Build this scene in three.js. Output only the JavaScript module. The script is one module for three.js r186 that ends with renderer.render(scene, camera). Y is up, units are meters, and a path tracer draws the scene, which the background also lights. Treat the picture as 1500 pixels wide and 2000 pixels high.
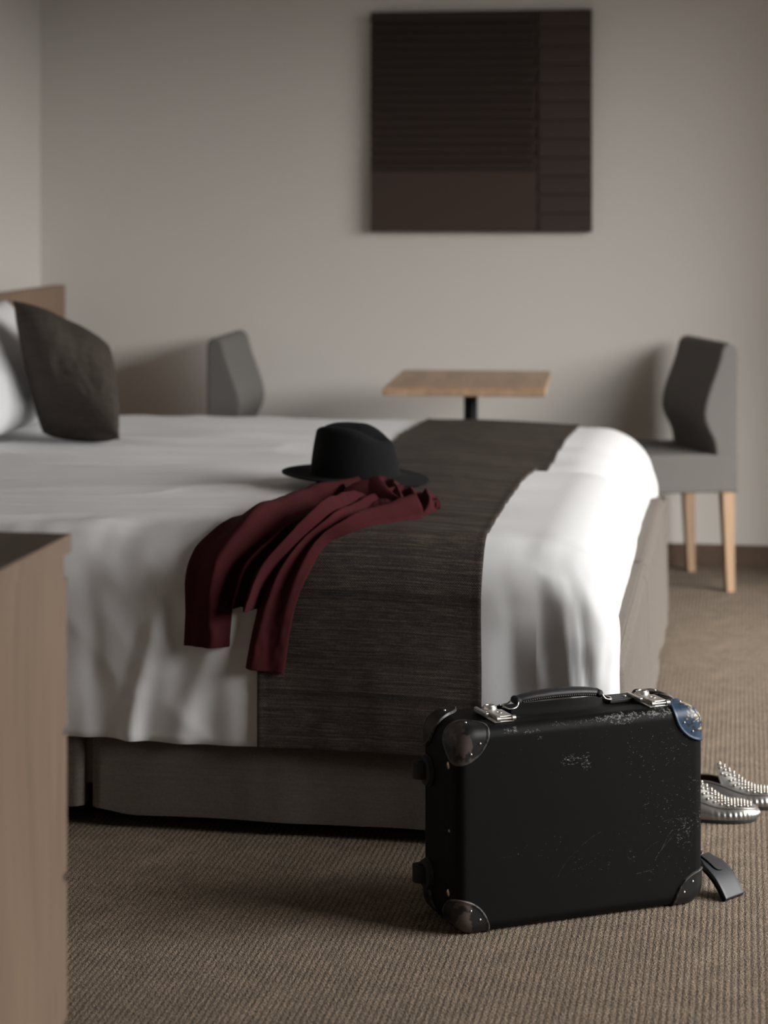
import * as THREE from 'three';
import { mergeGeometries, mergeVertices } from 'three/addons/utils/BufferGeometryUtils.js';
import { RoundedBoxGeometry } from 'three/addons/geometries/RoundedBoxGeometry.js';
import { ImprovedNoise } from 'three/addons/math/ImprovedNoise.js';
import { RectAreaLightUniformsLib } from 'three/addons/lights/RectAreaLightUniformsLib.js';

/* ---------- camera, daylight, exposure ---------- */
const scene = new THREE.Scene();
const FOCAL = 4150, HORIZON = 371, EYE = 1.35;                 // pixels of the 1500 x 2000 frame; metres
const YAW = Math.atan(700 / FOCAL);
const camera = new THREE.PerspectiveCamera(2 * Math.atan(1000 / FOCAL) * 180 / Math.PI, 0.75, 0.05, 60);
camera.position.set(0, EYE, 0);
camera.rotation.set(0, YAW, 0);
camera.setViewOffset(1500, 2000, 0, 1000 - HORIZON, 1500, 2000); // level camera, shifted lens
camera.focus = 3.95;
camera.userData.fStop = 3.0;
scene.add(camera);

const renderer = new THREE.WebGLRenderer({ antialias: true });
renderer.toneMapping = THREE.LinearToneMapping;
renderer.toneMappingExposure = 0.45;
renderer.shadowMap.enabled = true;

scene.background = new THREE.Color().setRGB(0.3, 0.32, 0.35);   // overcast daylight outside the window
RectAreaLightUniformsLib.init();
const skyLight = new THREE.RectAreaLight(new THREE.Color().setRGB(1, 0.985, 0.96), 40, 16, 8);
skyLight.position.set(8, 6.1, -0.6);
skyLight.lookAt(0, 2.2, -4.6);
scene.add(skyLight);

/* ---------- helpers ---------- */
const V = (x, y, z) => new THREE.Vector3(x, y, z);
const noiseGen = new ImprovedNoise();
const noise = (x, y = 0, z = 0) => noiseGen.noise(x + 37.3, y + 11.7, z + 5.1);
function rng(seed) { let a = seed >>> 0; return () => { a = (a + 0x6D2B79F5) >>> 0; let t = a; t = Math.imul(t ^ (t >>> 15), t | 1); t ^= t + Math.imul(t ^ (t >>> 7), t | 61); return ((t ^ (t >>> 14)) >>> 0) / 4294967296; }; }
const clamp = (x, a = 0, b = 1) => Math.min(b, Math.max(a, x));
const sstep = (a, b, x) => { const t = clamp((x - a) / (b - a)); return t * t * (3 - 2 * t); };
const lerp = (a, b, t) => a + (b - a) * t;
const lin = (r, g, b) => new THREE.Color().setRGB(r, g, b);

const taken = {};
function numbered(name) { const n = taken[name] = (taken[name] ?? -1) + 1; return n ? `${name}_${String(n).padStart(3, '0')}` : name; }
function tag(o, label, category, group) { o.userData.label = label; o.userData.category = category; if (group) o.userData.group = group; return o; }
function thing(name, label, category, pos = [0, 0, 0], turn = 0, group) {
  const g = new THREE.Group(); g.name = numbered(name); g.position.set(...pos); g.rotation.y = turn; scene.add(g);
  return tag(g, label, category, group);
}
function mesh(name, geo, mat, parent = scene) {
  const m = new THREE.Mesh(geo, mat); m.name = parent === scene ? numbered(name) : name;
  m.castShadow = m.receiveShadow = true; parent.add(m); return m;
}
function struct(name, geo, mat, label) { const m = mesh(name, geo, mat); m.userData.kind = 'structure'; if (label) m.userData.label = label; return m; }
const merge = (list) => mergeGeometries(list.map(g => { const h = g.index ? g.toNonIndexed() : g; for (const k of Object.keys(h.attributes)) if (!['position', 'normal', 'uv'].includes(k)) h.deleteAttribute(k); return h; }));
function box(x0, x1, y0, y1, z0, z1) {
  const g = new THREE.BoxGeometry(x1 - x0, y1 - y0, z1 - z0);
  const p = g.attributes.position, n = g.attributes.normal, uv = g.attributes.uv;
  g.translate((x0 + x1) / 2, (y0 + y1) / 2, (z0 + z1) / 2);
  for (let i = 0; i < p.count; i++) {                            // uv in metres
    if (Math.abs(n.getX(i)) > 0.5) uv.setXY(i, p.getZ(i), p.getY(i));
    else if (Math.abs(n.getY(i)) > 0.5) uv.setXY(i, p.getX(i), p.getZ(i));
    else uv.setXY(i, p.getX(i), p.getY(i));
  }
  return g;
}
function rbox(w, h, d, r, x = 0, y = 0, z = 0, seg = 3) {
  const g = new RoundedBoxGeometry(w, h, d, seg, r); const p = g.attributes.position, n = g.attributes.normal, uv = g.attributes.uv;
  for (let i = 0; i < p.count; i++) {
    const ax = Math.abs(n.getX(i)), ay = Math.abs(n.getY(i)), az = Math.abs(n.getZ(i));
    if (ax >= ay && ax >= az) uv.setXY(i, p.getZ(i), p.getY(i)); else if (ay >= az) uv.setXY(i, p.getX(i), p.getZ(i)); else uv.setXY(i, p.getX(i), p.getY(i));
  }
  return g.translate(x, y, z);
}
/* surface from fn(u, v) -> Vector3, u and v in 0..1; uvFn gives metres */
function sheet(nu, nv, fn, uvFn = (u, v) => [u, v], flip = false) {
  const pos = [], uv = [], idx = [];
  for (let j = 0; j <= nv; j++) for (let i = 0; i <= nu; i++) {
    const u = i / nu, v = j / nv, p = fn(u, v), t = uvFn(u, v, p);
    pos.push(p.x, p.y, p.z); uv.push(t[0], t[1]);
  }
  const s = nu + 1;
  for (let j = 0; j < nv; j++) for (let i = 0; i < nu; i++) {
    const a = j * s + i, b = a + 1, c = a + s, d = c + 1;
    if (flip) idx.push(a, c, b, b, c, d); else idx.push(a, b, c, b, d, c);
  }
  const g = new THREE.BufferGeometry();
  g.setAttribute('position', new THREE.Float32BufferAttribute(pos, 3));
  g.setAttribute('uv', new THREE.Float32BufferAttribute(uv, 2));
  g.setIndex(idx); g.computeVertexNormals(); return g;
}
/* weld by position so that normals are smooth across seams */
function weld(list) {
  let g = mergeGeometries(list.map(x => { const y = x.clone(); y.deleteAttribute('normal'); return y; }));
  const p = g.attributes.position, map = new Map(), acc = [], id = [];
  for (let i = 0; i < p.count; i++) { const k = [p.getX(i), p.getY(i), p.getZ(i)].map(v => Math.round(v * 2e4)).join(); if (!map.has(k)) { map.set(k, acc.length); acc.push(V(0, 0, 0)); } id.push(map.get(k)); }
  const a = V(0, 0, 0), b = V(0, 0, 0), c = V(0, 0, 0);
  for (let f = 0; f < g.index.count; f += 3) {
    const i = g.index.getX(f), j = g.index.getX(f + 1), k = g.index.getX(f + 2);
    a.fromBufferAttribute(p, i); b.fromBufferAttribute(p, j); c.fromBufferAttribute(p, k);
    const n = b.clone().sub(a).cross(c.clone().sub(a));
    for (const q of [i, j, k]) acc[id[q]].add(n);
  }
  const nn = new Float32Array(p.count * 3);
  for (let i = 0; i < p.count; i++) { const n = acc[id[i]].clone().normalize(); nn.set([n.x, n.y, n.z], i * 3); }
  g.setAttribute('normal', new THREE.BufferAttribute(nn, 3)); return g;
}
function tube(pts, r, seg = 32, rad = 8, closed = false) { return new THREE.TubeGeometry(new THREE.CatmullRomCurve3(pts.map(p => V(...p)), closed), seg, r, rad, closed); }

/* ---------- textures ---------- */
function dataTex(w, h, fn, { srgb = true, rep = [1, 1] } = {}) {
  const d = new Uint8Array(w * h * 4);
  for (let y = 0; y < h; y++) for (let x = 0; x < w; x++) { const c = fn(x, y); const o = (y * w + x) * 4; for (let k = 0; k < 3; k++) d[o + k] = clamp(c[k], 0, 255); d[o + 3] = 255; }
  const t = new THREE.DataTexture(d, w, h, THREE.RGBAFormat);
  t.wrapS = t.wrapT = THREE.RepeatWrapping; t.magFilter = THREE.LinearFilter; t.minFilter = THREE.LinearMipmapLinearFilter; t.generateMipmaps = true;
  if (srgb) t.colorSpace = THREE.SRGBColorSpace; t.repeat.set(...rep); t.needsUpdate = true; return t;
}
const grey = (v) => [v, v, v];
/* white-noise lattice that wraps, for fine grain */
function lattice(seed, n) { const r = rng(seed), a = new Float32Array(n * n); for (let i = 0; i < a.length; i++) a[i] = r(); return (x, y) => a[((y % n + n) % n) * n + ((x % n + n) % n)]; }

const tileNoise = (x, y, w, h, fx, fy, s) => {            // periodic smooth noise
  const a = 2 * Math.PI * x / w, b = 2 * Math.PI * y / h;
  return noise(Math.cos(a) * fx + s, Math.sin(a) * fx + Math.cos(b) * fy, Math.sin(b) * fy + s * 0.7);
};
const L1 = lattice(11, 512), L2 = lattice(12, 512), L3 = lattice(13, 256);

// carpet: loop pile specks on ribs, 0.34 m tile
const loopPile = (x, y) => { const r = x >> 4, sh = Math.floor(40 * L3(r % 32, 7)); return L1(Math.floor(x / 3) % 170, Math.floor((y + sh) / 4) % 128) * 0.6 + L2(x, y) * 0.4; };
const carpetMap = dataTex(512, 512, (x, y) => {
  const wob = 1.6 * tileNoise(x, y, 512, 512, 3, 9, 6), rib = Math.pow(Math.abs(Math.sin(Math.PI * (x + wob) / 16)), 0.5);
  const t = tileNoise(x, y, 512, 512, 1.3, 1.3, 2) * 0.08, k = 0.15 + 0.17 * (0.5 + tileNoise(x, y, 512, 512, 2, 5, 9));
  const v = 0.84 - k + k * 1.3 * rib + 0.62 * (loopPile(x, y) - 0.5) + t;
  return [142 * v, 125 * v, 107 * v];
}, { rep: [1 / 0.368, 1 / 0.368] });
const carpetBump = dataTex(512, 512, (x, y) => grey(110 + 150 * (loopPile(x, y) - 0.3)), { srgb: false, rep: [1 / 0.368, 1 / 0.368] });

function woodTex(base, seed, contrast) {
  return dataTex(512, 512, (x, y) => {
    const u = x / 512, v = y / 512;
    const wv = tileNoise(x, y, 512, 512, 0.8, 0.25, seed);
    const g1 = tileNoise(x + wv * 60, y, 512, 512, 9, 0.5, seed + 3), g2 = tileNoise(x, y, 512, 512, 40, 1.2, seed + 7), fl = L2(x, y >> 4);
    const s = 1 + contrast * (0.9 * wv + 0.8 * g1 + 0.5 * g2 + 0.12 * (fl - 0.5));
    return [base[0] * s, base[1] * s, base[2] * s];
  });
}
const oakTex = woodTex([160, 136, 117], 4, 0.09), beechTex = woodTex([178, 147, 118], 9, 0.12);
const wovenBump = dataTex(64, 64, (x, y) => grey(128 + 90 * Math.sin(Math.PI * x / 4) * Math.sin(Math.PI * y / 4) + 60 * (L3(x, y) - 0.5)), { srgb: false });
function heather(c1, c2, seed, streak) {                       // woven cloth with long weft streaks along u
  return dataTex(512, 512, (x, y) => {
    const row = L1(seed, y >> 1), a = tileNoise(x, y, 512, 512, 2.2, 60, seed), dot = L2(x >> 1, y >> 1), wv = ((x >> 1) + (y >> 1)) & 1;
    const t = clamp(0.45 + streak * (0.75 * a + 0.55 * (row - 0.5)) + 0.45 * (dot - 0.5) + 0.12 * (wv - 0.5));
    return [lerp(c1[0], c2[0], t), lerp(c1[1], c2[1], t), lerp(c1[2], c2[2], t)];
  });
}
const withRep = (t, a, b) => { const c = t.clone(); c.repeat.set(a, b); c.needsUpdate = true; return c; };

const mat = (o) => new THREE.MeshStandardMaterial({ roughness: 0.8, side: THREE.DoubleSide, ...o });
const phys = (o) => new THREE.MeshPhysicalMaterial({ side: THREE.DoubleSide, ...o });
const plasterBump = dataTex(256, 256, (x, y) => grey(128 + 50 * tileNoise(x, y, 256, 256, 9, 9, 3) + 50 * (L3(x, y) - 0.5)), { srgb: false, rep: [2.5, 2.5] });
const M = {
  wall: mat({ color: lin(0.75, 0.715, 0.675), roughness: 0.92, bumpMap: plasterBump, bumpScale: 0.0006 }),
  darkWood: mat({ color: lin(0.09, 0.08, 0.07), map: withRep(oakTex, 1, 0.6), roughness: 0.5 }),
  ceiling: mat({ color: lin(0.5, 0.48, 0.46), roughness: 0.95 }),
  carpet: mat({ map: carpetMap, bumpMap: carpetBump, bumpScale: 0.004, roughness: 1 }),
  trim: mat({ color: lin(0.36, 0.33, 0.31), map: withRep(oakTex, 1, 6), roughness: 0.55 }),
  oak: mat({ map: withRep(oakTex, 1.4, 1.4), roughness: 0.5 }),
  oakTop: mat({ color: lin(0.20, 0.16, 0.135), roughness: 0.45, map: withRep(oakTex, 3, 1) }),
  headboard: mat({ map: withRep(oakTex, 1, 3), color: lin(0.72, 0.68, 0.64), roughness: 0.55 }),
  tableTop: mat({ map: withRep(beechTex, 3, 1), roughness: 0.45 }),
  tableEdge: mat({ map: withRep(beechTex, 2, 3), roughness: 0.5 }),
  leg: mat({ map: withRep(beechTex, 3, 0.8), roughness: 0.45 }),
  linen: phys({ color: lin(0.78, 0.78, 0.79), roughness: 0.9, specularIntensity: 0.4 }),
  runner: mat({ map: withRep(heather([30, 24, 21], [92, 79, 69], 5, 0.9), 2.2, 2.2), bumpMap: withRep(wovenBump, 25, 25), bumpScale: 0.0012, roughness: 0.8 }),
  skirt: mat({ map: withRep(heather([88, 81, 74], [130, 122, 114], 21, 0.25), 3, 3), bumpMap: withRep(wovenBump, 25, 25), bumpScale: 0.0008, roughness: 0.9 }),
  cushion: mat({ map: withRep(heather([44, 37, 33], [82, 73, 65], 31, 0.6), 2.5, 2.5), bumpMap: withRep(wovenBump, 20, 20), bumpScale: 0.001, roughness: 0.85 }),
  chairCloth: phys({ map: withRep(heather([98, 95, 92], [122, 119, 116], 41, 0.1), 3, 3), bumpMap: withRep(wovenBump, 25, 25), bumpScale: 0.0006, roughness: 0.92, sheen: 0.2 }),
  knit: phys({ map: withRep(heather([52, 17, 21], [80, 29, 33], 51, 0.12), 4, 4), bumpMap: withRep(wovenBump, 45, 45), bumpScale: 0.0004, roughness: 0.95, specularIntensity: 0.4 }),
  felt: phys({ color: lin(0.007, 0.007, 0.0075), roughness: 0.95, sheen: 0.06, specularIntensity: 0.5, sheenRoughness: 0.5, bumpMap: withRep(plasterBump, 12, 12), bumpScale: 0.0006 }),
  blackMetal: mat({ color: lin(0.02, 0.02, 0.022), roughness: 0.35, metalness: 0.6 }),
  chrome: mat({ color: lin(0.86, 0.84, 0.80), roughness: 0.36, metalness: 1 }),
  brass: mat({ color: lin(0.62, 0.52, 0.4), roughness: 0.35, metalness: 1 }),
  blackLeather: mat({ color: lin(0.013, 0.013, 0.014), roughness: 0.48, bumpMap: withRep(plasterBump, 30, 30), bumpScale: 0.0004 }),
  tagLeather: mat({ color: lin(0.02, 0.02, 0.022), roughness: 0.45, bumpMap: withRep(plasterBump, 30, 30), bumpScale: 0.0004 }),
  art: mat({ color: lin(0.052, 0.034, 0.028), roughness: 0.75 }),
  artPlain: mat({ color: lin(0.056, 0.036, 0.029), roughness: 0.8 }),
  frame: mat({ color: lin(0.5, 0.5, 0.5), roughness: 0.5 }),
  glass: phys({ color: lin(1, 1, 1), transmission: 1, thickness: 0, roughness: 0, ior: 1.45 }),
  mattress: mat({ color: lin(0.7, 0.69, 0.67), roughness: 0.9 }),
  silver: mat({ color: lin(0.30, 0.29, 0.28), roughness: 0.36, metalness: 0.85 }),
  stud: mat({ color: lin(0.55, 0.52, 0.48), roughness: 0.2, metalness: 1 }),
  lining: mat({ color: lin(0.09, 0.045, 0.03), roughness: 0.7 }),
  rubber: mat({ color: lin(0.02, 0.018, 0.017), roughness: 0.7 }),
};

/* ---------- room shell ---------- */
const XL = -2.63, XR = 2.15, ZB = -7.74, ZN = 1.3, HC = 2.5, T = 0.2;
{ // ribbed carpet with real ribs, 11 mm pitch, running away from the window side
  const pitch = 0.0115, n = Math.round((XR - XL) / pitch), per = 6, pos = [], uv = [], idx = [], nz = 8;
  for (let j = 0; j <= nz; j++) for (let i = 0; i <= n * per; i++) {
    const x = XL + i * pitch / per, z = lerp(ZB, ZN, j / nz), ph = i / per;
    pos.push(x, -0.0009 + 0.0009 * Math.pow(Math.abs(Math.sin(Math.PI * ph)), 0.7), z); uv.push(x - XL, -z);
  }
  const s = n * per + 1;
  for (let j = 0; j < nz; j++) for (let i = 0; i < n * per; i++) { const a = j * s + i; idx.push(a, a + s, a + 1, a + 1, a + s, a + s + 1); }
  const g = new THREE.BufferGeometry(); g.setAttribute('position', new THREE.Float32BufferAttribute(pos, 3)); g.setAttribute('uv', new THREE.Float32BufferAttribute(uv, 2)); g.setIndex(idx); g.computeVertexNormals();
  struct('floor', g, M.carpet, 'beige ribbed loop pile carpet');
  struct('floor_slab', box(XL - T, XR + T, -0.2, -0.02, ZB - T, ZN + T), M.ceiling);
}
struct('ceiling', box(XL - T, XR + T, HC, HC + T, ZB - T, ZN + T), M.ceiling);
struct('wall_back', box(XL - T, XR + T, -0.02, HC, ZB - T, ZB), M.wall, 'warm grey painted wall');
struct('wall_left', box(XL - T, XL, -0.02, HC, ZB, ZN), M.wall, 'warm grey painted wall behind the headboard');
struct('wall_near', box(XL - T, XR + T, -0.02, HC, ZN, ZN + T), M.darkWood);
const WIN = { z0: -6.75, z1: -2.8, y0: 0.25, y1: 2.33 };
struct('wall_right', merge([box(XR, XR + T, -0.02, WIN.y0, ZB, ZN), box(XR, XR + T, WIN.y1, HC, ZB, ZN), box(XR, XR + T, WIN.y0, WIN.y1, ZB, WIN.z0), box(XR, XR + T, WIN.y0, WIN.y1, WIN.z1, ZN)]), M.wall);
{ const w = new THREE.Group(); w.name = 'window_1'; w.userData.kind = 'structure'; scene.add(w);
  const x0 = XR + 0.06, x1 = XR + 0.11, f = 0.05, zm = (WIN.z0 + WIN.z1) / 2;
  mesh('window_frame', merge([box(x0, x1, WIN.y0, WIN.y0 + f, WIN.z0, WIN.z1), box(x0, x1, WIN.y1 - f, WIN.y1, WIN.z0, WIN.z1), box(x0, x1, WIN.y0 + f, WIN.y1 - f, WIN.z0, WIN.z0 + f), box(x0, x1, WIN.y0 + f, WIN.y1 - f, WIN.z1 - f, WIN.z1)]), M.frame, w);
  mesh('window_mullion', box(x0, x1, WIN.y0 + f, WIN.y1 - f, zm - f / 2, zm + f / 2), M.frame, w);
  for (const [a, b] of [[WIN.z0 + f, zm - f / 2], [zm + f / 2, WIN.z1 - f]]) mesh('window_pane', new THREE.PlaneGeometry(b - a, WIN.y1 - WIN.y0 - 2 * f).rotateY(-Math.PI / 2).translate((x0 + x1) / 2, (WIN.y0 + WIN.y1) / 2, (a + b) / 2), M.glass, w);
  mesh('window_sill', box(XR - 0.04, XR + 0.06, WIN.y0 - 0.03, WIN.y0, WIN.z0 - 0.03, WIN.z1 + 0.03), M.frame, w);
}
struct('wall_column', box(0.54, XR, -0.02, HC, ZB, -7.12), M.wall);
struct('baseboard_back', box(XL, 0.54, 0, 0.075, ZB, ZB + 0.012), M.trim, 'brown wooden baseboard');
struct('baseboard_left', box(XL, XL + 0.012, 0, 0.075, ZB + 0.012, ZN), M.trim);
struct('baseboard_right', box(XR - 0.012, XR, 0, 0.075, -7.12, ZN), M.trim);

/* ---------- wall relief ---------- */
{
  const x0 = -1.35, x1 = -0.538, y0 = 1.197, y1 = 2.005, th = 0.03;
  const g = thing('wall_art', 'square dark brown slatted relief panel hanging on the grey wall', 'wall art', [(x0 + x1) / 2, y0, ZB]);
  const W = x1 - x0, Hh = y1 - y0;
  mesh('backing_board', box(-W / 2, W / 2, 0, Hh, 0.004, th), M.art, g);
  const xs = -W / 2 + W * 0.762, yp = Hh * 0.279, n = 18, ph = (Hh - yp - 0.006) / n;
  const slat = (w, h, bulge) => {                                // tilted slat: proud at its lower edge
    const s = new THREE.Shape(); s.moveTo(0, 0); s.lineTo(bulge, 0.003); s.quadraticCurveTo(bulge * 1.05, h * 0.3, bulge * 0.35, h * 0.75); s.lineTo(0.001, h); s.closePath();
    return new THREE.ExtrudeGeometry(s, { depth: w, bevelEnabled: false, curveSegments: 4 }).rotateY(-Math.PI / 2).translate(w, 0, 0);
  };
  const wide = xs + W / 2 - 0.008, sl = slat(wide, ph * 0.86, 0.024), sl2 = slat(wide - 0.016, ph * 0.86, 0.024);
  for (let k = 0; k < n; k++) { const m = mesh('slat', k % 2 ? sl : sl2, M.art, g); m.position.set(-W / 2 + 0.002, yp + 0.003 + k * ph, th); }
  mesh('plain_panel', rbox(wide, yp - 0.004, 0.016, 0.003, -W / 2 + 0.002 + wide / 2, yp / 2, th + 0.008), M.artPlain, g);
  const nr = 12, rh = Hh / nr, rw = W / 2 - xs - 0.004, rib = slat(rw, rh * 0.97, 0.013);
  for (let k = 0; k < nr; k++) { const m = mesh('rib', rib, M.art, g); m.position.set(xs + 0.002, k * rh + 0.001, th); }
}

/* ---------- headboard ---------- */
{
  const g = thing('headboard', 'long flat wooden headboard on the wall behind the pillows', 'headboard', [-2.49, 0, -5.7]);
  mesh('panel', rbox(0.045, 0.78, 3.70, 0.004, 0, 0.61, 0), M.headboard, g);
  for (const z of [-1.75, 0, 1.75]) mesh('leg', rbox(0.04, 0.24, 0.06, 0.004, -0.001, 0.12, z), M.headboard, g);
  for (const z of [-1.2, 1.2]) mesh('wall_bracket', box(-0.135, -0.022, 0.7, 0.76, z - 0.03, z + 0.03), M.headboard, g);
}

/* ---------- beds ---------- */
const ZS = -5.56;                                                 // line where the two beds meet
function skirtPanel(len, y0, y1, seed, end0 = 0.03, end1 = 0.03) { // runs along +x, front towards +z; both ends turn inwards
  const L = len + end0 + end1, nu = Math.max(40, Math.round(L * 90));
  return sheet(nu, 30, (u, v) => {
    const s = u * L; let x, z; const r = 0.012;
    if (s < end0) { x = 0.0 + 0.003; z = -(end0 - s); } else if (s > end0 + len) { x = len - 0.003; z = -(s - end0 - len); } else { x = s - end0; z = 0; }
    const e = Math.min(x, len - x), rr = z === 0 ? -r * (1 - sstep(0, r, e)) : -r;
    const y = lerp(y1, y0 + 0.006 * noise(x * 3, seed) + 0.012 * (1 - sstep(0, 0.1, Math.min(x, len - x))) * (end0 ? 1 : 0), v);
    const wav = 0.010 * v + 0.7 * (0.004 + 0.012 * v) * noise(x * 5 + seed, y * 1.3, seed) + 0.002 * v * noise(x * 17, y * 3, seed);
    const tr = 0.02, q = clamp((y - (y1 - tr)) / tr); return V(x, y - (q > 0 ? 0.2 * tr * q : 0), z + rr + wav * (1 - q) - tr * (1 - Math.sqrt(1 - q * q * 0.98)));
  }, (u, v, p) => [u * L, p.y], true);
}
function makeBed(label, zNear, zFar, xFoot, sideSplit) {
  const xHead = -2.45, g = thing('bed', label, 'bed', [(xHead + xFoot) / 2, 0, (zNear + zFar) / 2], 0, 'pair of single beds');
  const P = (m) => { m.position.sub(g.position); return m; };
  P(mesh('base', rbox(xFoot - xHead - 0.024, 0.30, zNear - zFar - 0.024, 0.012, (xHead + xFoot) / 2, 0.235, (zNear + zFar) / 2), M.skirt, g));
  for (const x of [xHead + 0.15, xFoot - 0.15]) for (const z of [zNear - 0.15, zFar + 0.15]) P(mesh('leg', new THREE.CylinderGeometry(0.022, 0.018, 0.09, 14).translate(x, 0.045, z), M.blackMetal, g));
  P(mesh('mattress', rbox(xFoot - xHead - 0.16, 0.17, zNear - zFar - 0.10, 0.05, (xHead + xFoot) / 2 - 0.08, 0.472, (zNear + zFar) / 2), M.mattress, g));
  const sk = (geo) => P(mesh('skirt_panel', geo, M.skirt, g));
  if (sideSplit !== null) { // near long side, two panels meeting in a pleat
    sk(skirtPanel(sideSplit - xHead - 0.006, 0.03, 0.385, 3).translate(xHead, 0, zNear));
    sk(skirtPanel(xFoot - 0.006 - sideSplit - 0.006, 0.03, 0.385, 8).translate(sideSplit + 0.006, 0, zNear));
  }
  // foot side: wide panel and a narrow one, then the far side
  const foot = (z0, z1, seed) => sk(skirtPanel(z0 - z1, 0.03, 0.385, seed).rotateY(Math.PI / 2).translate(xFoot, 0, z0));
  const W = zNear - zFar, zp = zNear - W * 0.86;
  foot(zNear - 0.004, zp + 0.004, 14); foot(zp - 0.004, zFar + 0.004, 17);
  if (sideSplit === null) sk(skirtPanel(xFoot - xHead, 0.03, 0.385, 23).rotateY(Math.PI).translate(xFoot, 0, zFar));
  return g;
}
makeBed('upholstered single bed with brown grey skirt, topped by the hat', -4.345, -5.553, -0.238, -1.37);
makeBed('upholstered single bed with brown grey skirt, beside the table and chairs', -5.567, -6.78, -0.238, null);

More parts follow.
